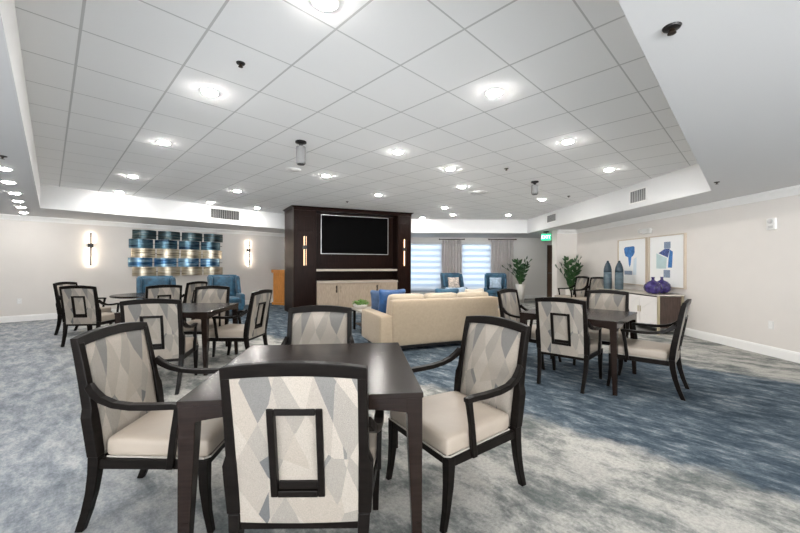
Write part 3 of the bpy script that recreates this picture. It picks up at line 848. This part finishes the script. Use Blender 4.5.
# ------------------------------------------------------------------ blue wing chairs
def make_wing(m, lab, cushion=True):
    t = thing('wing_chair', lab, 'armchair')
    bm = nb(); rbox(bm, (0, .02, .27), (.70, .66, .20), .04); obj('seat_base', bm, m, t, smooth=True)
    bm = nb(); rbox(bm, (0, .05, .43), (.54, .60, .14), .05, .015); obj('seat_cushion', bm, m, t, smooth=True)
    def rake(p): return Vector((p.x, p.y - .16 * (p.z / .35 + 1) / 2, p.z))
    bm = nb(); rbox(bm, (0, -.24, .71), (.70, .14, .70), .05, .012, 8, rake); bk = obj('backrest', bm, m, t, smooth=True)
    bm = nb(); rbox(bm, (0, -.185, .76), (.50, .10, .52), .045, .018, 8, rake); obj('back_cushion', bm, m, bk, smooth=True)
    for s in (-1, 1):
        bm = nb(); rbox(bm, (s * .325, -.20, .80), (.09, .30, .46), .04, 0, 8, lambda p: Vector((p.x, p.y - .10 * (p.z / .23), p.z))); obj('wing', bm, m, t, smooth=True)
        bm = nb(); rbox(bm, (s * .325, .07, .42), (.11, .58, .34), .05); obj('arm', bm, m, t, smooth=True)
    for sx in (-1, 1):
        for sy in (-1, 1):
            bm = nb(); rect_post(bm, [(0, sx * .30, sy * .28 + .01, .016, .016), (.18, sx * .29, sy * .27 + .01, .025, .025)]); obj('leg', bm, WOOD, t)
    return t
def face(o, x, y, deg): o.location = (x, y, 0); o.rotation_euler = (0, 0, math.radians(deg - 90)); return o
wg = make_wing(BLUE_V, 'blue wing chair against the left wall, left one below the wall art'); face(wg, -5.42, 7.95, -52)
wg['group'] = 'blue wing chairs on the left'
o = dup(wg, (-4.42, 9.05, 0), math.radians(-52 - 90), 'blue wing chair right of centre under the wall art, behind a dining chair', 'blue wing chairs on the left')
wt = make_wing(TEAL_V, 'teal wing chair in front of the first curtain by the windows'); face(wt, 1.84, 12.15, -80); wt['group'] = 'teal wing chairs by the windows'
dup(wt, (3.26, 12.15, 0), math.radians(-105 - 90), 'teal wing chair in front of the second curtain, right of the sofa', 'teal wing chairs by the windows')

# ------------------------------------------------------------------ sofa, cushions, coffee table
SL = 2.30
so = (.59, 6.15)
sofa = thing('sofa', 'long tan upholstered sofa with its back to the viewer', 'sofa', (*so, 0), RZ)
def sw(x, y): p = Vector(so) + EX * x + EY * y; return (p.x, p.y)
bm = nb(); rbox(bm, (0, .06, .20), (SL - .40, .88, .22), .02, 0, 4); obj('base', bm, SOFA, sofa, smooth=True)
bm = nb(); rbox(bm, (0, -.40, .445), (SL - .38, .20, .71), .03, 0, 8, lambda p: Vector((p.x, p.y - .05 * (p.z / .355), p.z))); obj('backrest', bm, SOFA, sofa, smooth=True)
for s in (-1, 1):
    bm = nb(); rbox(bm, (s * (SL / 2 - .10), .02, .33), (.20, 1.0, .48), .025, 0, 6); obj('arm', bm, SOFA, sofa, smooth=True)
for k in range(3):
    bm = nb(); rbox(bm, (-.63 + .63 * k, .13, .385), (.62, .74, .16), .05, .015); obj('seat_cushion', bm, SOFA_C, sofa, smooth=True)
    bm = nb(); rbox(bm, (-.63 + .63 * k, -.19, .66), (.60, .20, .42), .07, .03, 8, lambda p: Vector((p.x, p.y - .25 * p.z, p.z))); obj('back_cushion', bm, SOFA_C, sofa, smooth=True)
bm = nb(); box(bm, (0, .02, .075), (SL - .14, .90, .05)); obj('plinth', bm, BLACK, sofa)
for sx in (-1, 1):
    for sy in (-1, 1):
        bm = nb(); box(bm, (sx * (SL / 2 - .14), sy * .40 + .02, .025), (.07, .07, .05)); obj('foot', bm, BLACK, sofa)

def pillow(name, px, py, pz, rz, tilt, s, m, lab):
    t = thing(name, lab, 'cushion', (px, py, pz), rz)
    bm = nb(); rbox(bm, (0, 0, 0), (s, .10, s), .05, .045, 10, lambda p: Vector((p.x * (1 - .10 * (1 - (p.z / (s / 2)) ** 2)), p.y, p.z * (1 - .10 * (1 - (p.x / (s / 2)) ** 2)))))
    bmesh.ops.rotate(bm, cent=(0, 0, 0), matrix=Matrix.Rotation(tilt, 3, 'X'), verts=bm.verts[:])
    bmesh.ops.translate(bm, vec=(0, 0, s / 2), verts=bm.verts[:])
    c = obj('cover', bm, m, t, smooth=True); return t
x, y = sw(-.74, .12); pillow('throw_pillow', x, y, .462, RZ - .12, .20, .48, BLUE_S, 'bright blue satin pillow on the left end of the sofa')
x, y = sw(-.80, .40); pillow('throw_pillow', x, y, .462, RZ - .55, .16, .44, BLUE_D, 'slate blue pillow against the left sofa arm, behind the satin one')
x, y = sw(.80, .02); pillow('throw_pillow', x, y, .462, RZ + .2, .25, .46, CREAM, 'tan cream pillow at the right end of the sofa')
x, y = sw(.30, .10); pillow('throw_pillow', x, y, .462, RZ - .1, .16, .47, TEAL_V, 'teal velvet pillow in the middle of the sofa, top edge showing')
x, y = sw(.60, .31); pillow('throw_pillow', x, y, .462, RZ + .1, .16, .47, SKYF, 'light blue pillow beside the teal one on the sofa, top showing')
def on_chair(cx, cy, deg, fx, fy):   # fx right, fy forward of an armchair heading deg
    a = math.radians(deg - 90); return cx + fx * math.cos(a) - fy * math.sin(a), cy + fx * math.sin(a) + fy * math.cos(a)
x, y = on_chair(1.84, 12.15, -80, 0, -.02); pillow('throw_pillow', x, y, .512, math.radians(-80 - 90), .30, .42, mat('dotted_fabric', (.60, .52, .46), .9, vary=.5, vscale=22), 'cream spotted pillow on the teal wing chair by the first curtain')
x, y = on_chair(3.26, 12.15, -105, 0, -.02); pillow('throw_pillow', x, y, .512, math.radians(-105 - 90), .30, .42, SKYF, 'light blue pillow on the teal wing chair by the second curtain')

ct = thing('coffee_table', 'pale topped coffee table between sofa and media wall', 'table', (-.28, 7.30, 0), RZ)
bm = nb(); box(bm, (0, 0, .435), (1.30, .70, .03)); obj('tabletop', bm, STONE, ct, .004)
bm = nb(); box(bm, (0, 0, .13), (1.16, .56, .02)); obj('lower_shelf', bm, CONS_D, ct, .003)
for sx in (-1, 1):
    for sy in (-1, 1):
        bm = nb(); box(bm, (sx * .59, sy * .29, .21), (.045, .045, .42)); obj('leg', bm, WOOD, ct, .003)
def cw(x, y): p = Vector((-.28, 7.30)) + EX * x + EY * y; return (p.x, p.y)

def bowl_plant(x, y, z):
    t = thing('potted_plant', 'small leafy green plant in a pale bowl on the coffee table', 'plant', (x, y, z))
    bm = nb(); lathe(bm, [(.001, 0), (.09, 0), (.14, .05), (.15, .085), (.135, .085), (.12, .06), (.001, .055)], 28); obj('bowl', bm, POTW, t, smooth=True)
    bm = nb(); rnd = random.Random(3)
    for k in range(110):
        a = rnd.uniform(0, 2 * PI); r = .14 * math.sqrt(rnd.random()); zz = .065 + rnd.uniform(0, .13) * (1 - r / .20)
        leaf(bm, Vector((r * math.cos(a), r * math.sin(a), zz)), Vector((math.cos(a), math.sin(a), rnd.uniform(.2, 1.2))).normalized(), Vector((0, 0, 1)), rnd.uniform(.05, .085), .022)
    o = obj('foliage', bm, mat('fresh_green', (.13, .27, .045), .5, vary=.4, vscale=30), t)
def leaf(bm, base, d, upv, L, w):
    s = d.cross(upv); s = s.normalized() if s.length > 1e-4 else Vector((1, 0, 0)); n = s.cross(d).normalized()
    st = [(0, .12), (.2, .7), (.45, 1.0), (.7, .75), (.9, .3), (1.0, .03)]
    A = []; B = []; Cc = []
    for q, k in st:
        c = base + d * (L * q) - n * (.10 * L * q * q)
        A.append(bm.verts.new(c - s * w * k + n * w * .25 * k)); Cc.append(bm.verts.new(c)); B.append(bm.verts.new(c + s * w * k + n * w * .25 * k))
    for i in range(len(st) - 1):
        bm.faces.new((A[i], Cc[i], Cc[i + 1], A[i + 1])); bm.faces.new((Cc[i], B[i], B[i + 1], Cc[i + 1]))
bowl_plant(*cw(-.52, .10), .45)

# ------------------------------------------------------------------ tall plants
def tall_plant(x, y, hp, rp, H, spread, seed, lab, nst=10):
    t = thing('potted_plant', lab, 'plant', (x, y, 0)); rnd = random.Random(seed)
    bm = nb(); lathe(bm, [(.001, 0), (rp * .72, 0), (rp, hp), (rp * .9, hp), (rp * .86, hp - .04), (.001, hp - .05)], 28); obj('planter', bm, POTW, t, smooth=True)
    bm = nb(); lathe(bm, [(.001, hp - .049), (rp * .85, hp - .045), (.001, hp - .03)], 20); obj('soil', bm, SOIL, t)
    for k in range(nst):
        a = 2 * PI * k / nst * 1.0 + rnd.uniform(-.25, .25); out = spread * (.25 + .75 * ((k * 7) % nst) / nst); hh = H * (1.0 - .45 * (out / spread) ** 1.5) * rnd.uniform(.9, 1.05)
        p0 = Vector((.25 * rp * math.cos(a), .25 * rp * math.sin(a), hp - .045)); dx = Vector((math.cos(a), math.sin(a), 0))
        pts = [p0 + dx * (out * q ** 1.7) + Vector((0, 0, hh * (q - .12 * q * q) / .88)) for q in [i / 8 for i in range(9)]]
        bm = nb(); tube(bm, pts, [.011 - .008 * i / 8 for i in range(9)], 6)
        st = obj('stalk', bm, STEM, t)
        bm = nb()
        for i in range(3, 17, 2) if k % 2 else range(2, 17, 2):
            q = i / 16 * 8; i0 = min(int(q), 7); c = pts[i0].lerp(pts[i0 + 1], q - i0); tg = (pts[i0 + 1] - pts[i0]).normalized()
            sd = tg.cross(dx); sd = sd.normalized() if sd.length > 1e-3 else Vector((-dx.y, dx.x, 0))
            sgn = 1 if (i // 2) % 2 else -1
            d = (tg * .75 + sd * sgn * .8 + Vector((0, 0, .15))).normalized()
            leaf(bm, c, d, tg.cross(d), .17 + .07 * math.sin(PI * i / 17), .052)
        leaf(bm, pts[-1], (pts[-1] - pts[-2]).normalized(), dx, .13, .026)
        obj('leaves', bm, LEAF, st)
tall_plant(4.35, 12.85, .66, .175, .98, .62, 5, 'tall leafy plant in a white planter beside the second curtain')
tall_plant(5.06, 10.52, .63, .16, 1.05, .40, 9, 'tall leafy plant in front of the wall pier, behind the spare chairs')

# ------------------------------------------------------------------ windows: banded shades and curtains
for (x0, x1, z0, z1), lab in zip(WINS, ('white banded window shade next to the media wall', 'white banded window shade between the two curtains')):
    t = thing('window_shade', lab, 'window shade', ((x0 + x1) / 2, YF, z1))
    bm = nb(); box(bm, (0, -.045, -.045), (x1 - x0 + .06, .085, .10)); obj('cassette', bm, PLASTIC, t, .004)
    bm = nb(); bm.faces.new([bm.verts.new((sx * ((x1 - x0) / 2 + .01), -.03, z)) for sx, z in ((-1, -.09), (1, -.09), (1, -(z1 - z0) - .075), (-1, -(z1 - z0) - .075))]); obj('fabric', bm, SHADE, t)
    bm = nb(); box(bm, (0, -.03, -(z1 - z0) - .085), (x1 - x0 + .02, .02, .03)); obj('bottom_bar', bm, PLASTIC, t, .003)
def curtain(x0, x1, lab):
    t = thing('curtain_rod', 'dark rod carrying ' + lab.replace('pleated ', 'the ').split(' hanging')[0] + (' beside the first window' if x0 < 2 else ' beside the plant'), 'curtain rod', ((x0 + x1) / 2, YF - .14, 2.36))
    bm = nb(); tube(bm, [(-(x1 - x0) / 2 - .08, 0, 0), ((x1 - x0) / 2 + .08, 0, 0)], .014, 10); obj('rod', bm, BRONZE, t)
    for s in (-1, 1):
        bm = nb(); lathe(bm, [(.001, -.03), (.02, -.02), (.028, 0), (.02, .02), (.001, .03)], 14, (s * ((x1 - x0) / 2 + .09), 0, 0)); obj('finial', bm, BRONZE, t)
        bm = nb(); box(bm, (s * ((x1 - x0) / 2 + .04), .07, 0), (.02, .14, .02)); obj('bracket', bm, BRONZE, t)
    bm = nb(); N = 96; M = 14; F = []; w = x1 - x0; pl = 7
    for sgn in (0, 1):
        F.append([])
        for i in range(M + 1):
            z = 2.335 - 2.32 * i / M; row = []
            for k in range(N + 1):
                u = k / N; am = .055 * (.55 + .45 * min(1, i / 5)); ph = .35 * math.sin(5 * u + 2.2 * i / M)
                row.append(bm.verts.new((x0 + w * u, YF - .14 + am * math.sin(2 * PI * pl * u + ph) + .006 * sgn, z)))
            F[-1].append(row)
    for A in F:
        for i in range(M):
            for k in range(N): bm.faces.new((A[i][k], A[i][k + 1], A[i + 1][k + 1], A[i + 1][k]))
    for i in range(M):
        for k in (0, N): bm.faces.new((F[0][i][k], F[0][i + 1][k], F[1][i + 1][k], F[1][i][k]))
    for k in range(N):
        for i in (0, M): bm.faces.new((F[0][i][k], F[0][i][k + 1], F[1][i][k + 1], F[1][i][k]))
    tag(obj('curtain', bm, CURT, smooth=True), lab, 'curtain', 'grey linen curtains')
curtain(1.66, 2.46, 'pleated grey linen curtain hanging between the two windows')
curtain(3.62, 4.52, 'pleated grey linen curtain hanging right of the second window by the plant')

# ------------------------------------------------------------------ right wall: sideboard, vases, art, fittings
SY0, SY1, SX0, SX1, SH = 6.82, 8.95, 4.95, 5.44, .775
t = thing('sideboard', 'white fronted sideboard with dark ends and metal edges under the pictures', 'sideboard', ((SX0 + SX1) / 2, (SY0 + SY1) / 2, 0))
hx, hy = (SX1 - SX0) / 2, (SY1 - SY0) / 2
bm = nb(); box(bm, (.01, 0, .43), (2 * hx - .04, 2 * hy - .06, .60)); obj('carcass', bm, CONS_D, t)
bm = nb(); box(bm, (0, 0, SH - .0125), (2 * hx + .03, 2 * hy + .03, .025)); obj('top', bm, STONE, t, .003)
for k in range(4):
    yy = -hy + .03 + (2 * hy - .06) * (k + .5) / 4; w = (2 * hy - .06) / 4 - .008
    bm = nb(); box(bm, (-hx + .018, yy, .43), (.02, w, .59))
    for q in (-1, 1):      # raised chevron relief
        sweep(bm, [(-hx + .008, yy - w / 2 + .01, .43 + q * .26), (-hx + .008, yy + w / 2 - .01, .43 + q * .02)], .006, .005, (0, 0, 1))
    d = obj('door', bm, PANELW, t, .002)
    bm = nb(); box(bm, (-hx + .001, yy + (w / 2 - .03) * (1 if k % 2 == 0 else -1), .45), (.014, .012, .12)); obj('handle', bm, GOLD, d)
for sx in (-1, 1):
    for sy in (-1, 1):
        bm = nb(); box(bm, (sx * (hx - .015), sy * (hy - .015), (SH - .025) / 2), (.035, .035, SH - .025)); obj('leg', bm, GOLD, t, .002)

def bottle_vase(x, y, lab):
    t = thing('vase', lab, 'vase', (x, y, SH), 0, 'purple glass vases')
    n = 48; bm = nb()
    prof = [(.001, 0), (.06, 0), (.10, .02), (.140, .07), (.152, .125), (.138, .185), (.095, .235), (.045, .262), (.027, .275), (.024, .31), (.033, .335), (.027, .335), (.018, .31), (.016, .28), (.001, .26)]
    lathe(bm, prof, n)
    for v in bm.verts:
        if .02 < v.co.z < .26:
            a = math.atan2(v.co.y, v.co.x); k = 1 + .025 * math.cos(12 * a); v.co.x *= k; v.co.y *= k
    obj('body', bm, PURPLE, t, smooth=True)
bottle_vase(4.99, 7.02, 'left one of two round purple glass bottle vases on the sideboard')
bottle_vase(5.29, 7.19, 'right one of two round purple glass bottle vases on the sideboard')
def tall_vase(x, y, lab):
    t = thing('vase', lab, 'vase', (x, y, SH), 0, 'teal ceramic vases')
    bm = nb(); lathe(bm, [(.001, 0), (.082, 0), (.088, .02), (.090, .20), (.088, .40)], 28); lathe(bm, [(.088, .40), (.089, .402), (.001, .403)], 28); obj('body', bm, TEALG, t, smooth=True)
    bm = nb(); lathe(bm, [(.001, .403), (.0885, .403), (.086, .46), (.074, .53), (.050, .60), (.030, .635), (.024, .65), (.026, .668), (.001, .68)], 28); obj('shoulder', bm, TEALD, t, smooth=True)
tall_vase(5.03, 8.62, 'left one of two tall teal bullet shaped vases on the sideboard')
tall_vase(5.16, 8.38, 'right one of two tall teal bullet shaped vases on the sideboard')

def picture(y0, y1, z0, z1, lab, marks):
    """on the right wall; local x runs along the wall towards the viewer's right (-y), local z up"""
    t = thing('framed_picture', lab, 'picture', (XR - .001, y0, z0)); w, h = y0 - y1, z1 - z0; D = .045
    bm = nb()
    for a in (0, w - .02): box(bm, (-D / 2, -a - .01, h / 2), (D, .02, h))
    for z in (.01, h - .01): box(bm, (-D / 2, -w / 2, z), (D, w - .04, .02))
    obj('frame', bm, FRAMEW, t)
    bm = nb(); box(bm, (-.012, -w / 2, h / 2), (.02, w - .04, h - .04)); pg = obj('art_paper', bm, PAPER, t)
    for pts, m in marks:
        bm = nb(); lo = [[(-.0235 - e, -u * w, v * h) for u, v in pts] for e in (0, .0015)]; loft(bm, lo); obj('painted_shape', bm, m, pg)
def blob(cx, cy, rx, ry, seed, n=22, j=.10):
    r = random.Random(seed); return [(cx + rx * math.cos(2 * PI * k / n) * (1 + r.uniform(-j, j)), cy + ry * math.sin(2 * PI * k / n) * (1 + r.uniform(-j, j))) for k in range(n)]
picture(8.93, 7.90, .885, 1.965, 'framed abstract print with one blue drip shape, left one on the right wall', [
    ([(.24, .70), (.22, .80), (.27, .83), (.56, .84), (.60, .82), (.605, .70), (.55, .63), (.49, .60), (.465, .44), (.43, .385), (.40, .44), (.375, .60), (.28, .63)], INK_B),
    ([(.24, .215), (.52, .215), (.52, .30), (.24, .30)], INK_G), ([(.55, .22), (.66, .22), (.67, .60), (.57, .56)], INK_L)])
picture(7.82, 6.83, .885, 1.965, 'framed abstract print with seafoam and navy shapes, right one above the purple vases', [
    ([(.22, .36), (.50, .36), (.52, .56), (.22, .66)], INK_S), ([(.28, .66), (.55, .57), (.60, .74), (.46, .74)], INK_N),
    ([(.44, .745), (.62, .745), (.62, .87), (.44, .87)], INK_G), ([(.55, .38), (.66, .38), (.68, .68), (.60, .72), (.57, .56)], INK_B), ([(.43, .19), (.61, .19), (.61, .335), (.43, .335)], INK_G)])

t = thing('emergency_light', 'white twin head emergency light above the two pictures', 'emergency light', (XR - .001, 7.88, 2.10))
bm = nb(); box(bm, (-.04, 0, 0), (.08, .22, .11)); obj('housing', bm, PLASTIC, t, .008)
for s in (-1, 1):
    bm = nb(); lathe(bm, [(.001, -.02), (.035, -.02), (.05, .03), (.05, .04), (.001, .04)], 18)
    bmesh.ops.rotate(bm, cent=(0, 0, 0), matrix=Matrix.Rotation(-PI / 2, 3, 'Y'), verts=bm.verts[:]); bmesh.ops.translate(bm, vec=(-.07, s * .155, .01), verts=bm.verts[:])
    obj('lamp_head', bm, PLASTIC, t, smooth=True)
t = thing('fire_alarm', 'white fire alarm horn and strobe high on the right wall', 'fire alarm', (XR - .001, 5.25, 1.955))
bm = nb(); box(bm, (-.02, 0, 0), (.04, .125, .17)); obj('housing', bm, PLASTIC, t, .008)
bm = nb(); lathe(bm, [(.001, 0), (.036, 0), (.034, .012), (.001, .014)], 20); bmesh.ops.rotate(bm, cent=(0, 0, 0), matrix=Matrix.Rotation(-PI / 2, 3, 'Y'), verts=bm.verts[:]); bmesh.ops.translate(bm, vec=(-.040, 0, .038), verts=bm.verts[:]); obj('strobe_lens', bm, SILVER, t)
bm = nb()
for k in range(4): box(bm, (-.041, 0, -.03 - .010 * k), (.004, .07, .004))
obj('horn_grille', bm, GREY_M, t)
def outlet(x, y, z, rz, lab):
    t = thing('wall_outlet', lab, 'outlet', (x, y, z), rz)
    bm = nb(); box(bm, (0, -.004, 0), (.075, .008, .12)); obj('cover_plate', bm, PLASTIC, t, .002)
    for q in (-.028, .028):
        bm = nb(); box(bm, (0, -.009, q), (.034, .003, .036)); s = obj('socket', bm, W_TRIM, t)
        bm = nb()
        for e in (-.007, .007): box(bm, (e, -.0108, q + .004), (.003, .001, .012))
        obj('slots', bm, DARKGAP, s)
outlet(XR - .001, 5.27, .46, -PI / 2, 'white power outlet low on the right wall')
x, y = left_wall(19.5); outlet(x, y, .47, PI / 4, 'white power outlet low on the left wall, left of the chairs')

# exit sign hung near the pier
t = thing('exit_sign', 'green illuminated exit sign hanging by the wall pier', 'exit sign', (4.74, 11.55, ZS), math.radians(-40))
bm = nb(); box(bm, (0, 0, -.02), (.16, .08, .04)); obj('ceiling_canopy', bm, BLACK, t, .004)
bm = nb(); box(bm, (0, 0, -.06), (.02, .02, .04)); obj('stem', bm, BLACK, t)
bm = nb(); box(bm, (0, 0, -.19), (.30, .03, .22)); pn = obj('panel', bm, GREENM, t, .004)
cu = bpy.data.curves.new('exit_text', 'FONT'); cu.body = 'EXIT'; cu.size = .145; cu.align_x = 'CENTER'; cu.align_y = 'CENTER'; cu.extrude = .002
tmp = bpy.data.objects.new('exit_text', cu); COL.objects.link(tmp)
dg = bpy.context.evaluated_depsgraph_get(); me = bpy.data.meshes.new_from_object(tmp.evaluated_get(dg))
bpy.data.objects.remove(tmp); bpy.data.curves.remove(cu)
me.materials.clear(); me.materials.append(EXITW)
me.transform(Matrix.Translation((0, -.017, -.19)) @ Matrix.Rotation(PI / 2, 4, 'X'))
lt = bpy.data.objects.new('lettering', me); COL.objects.link(lt); lt.parent = pn
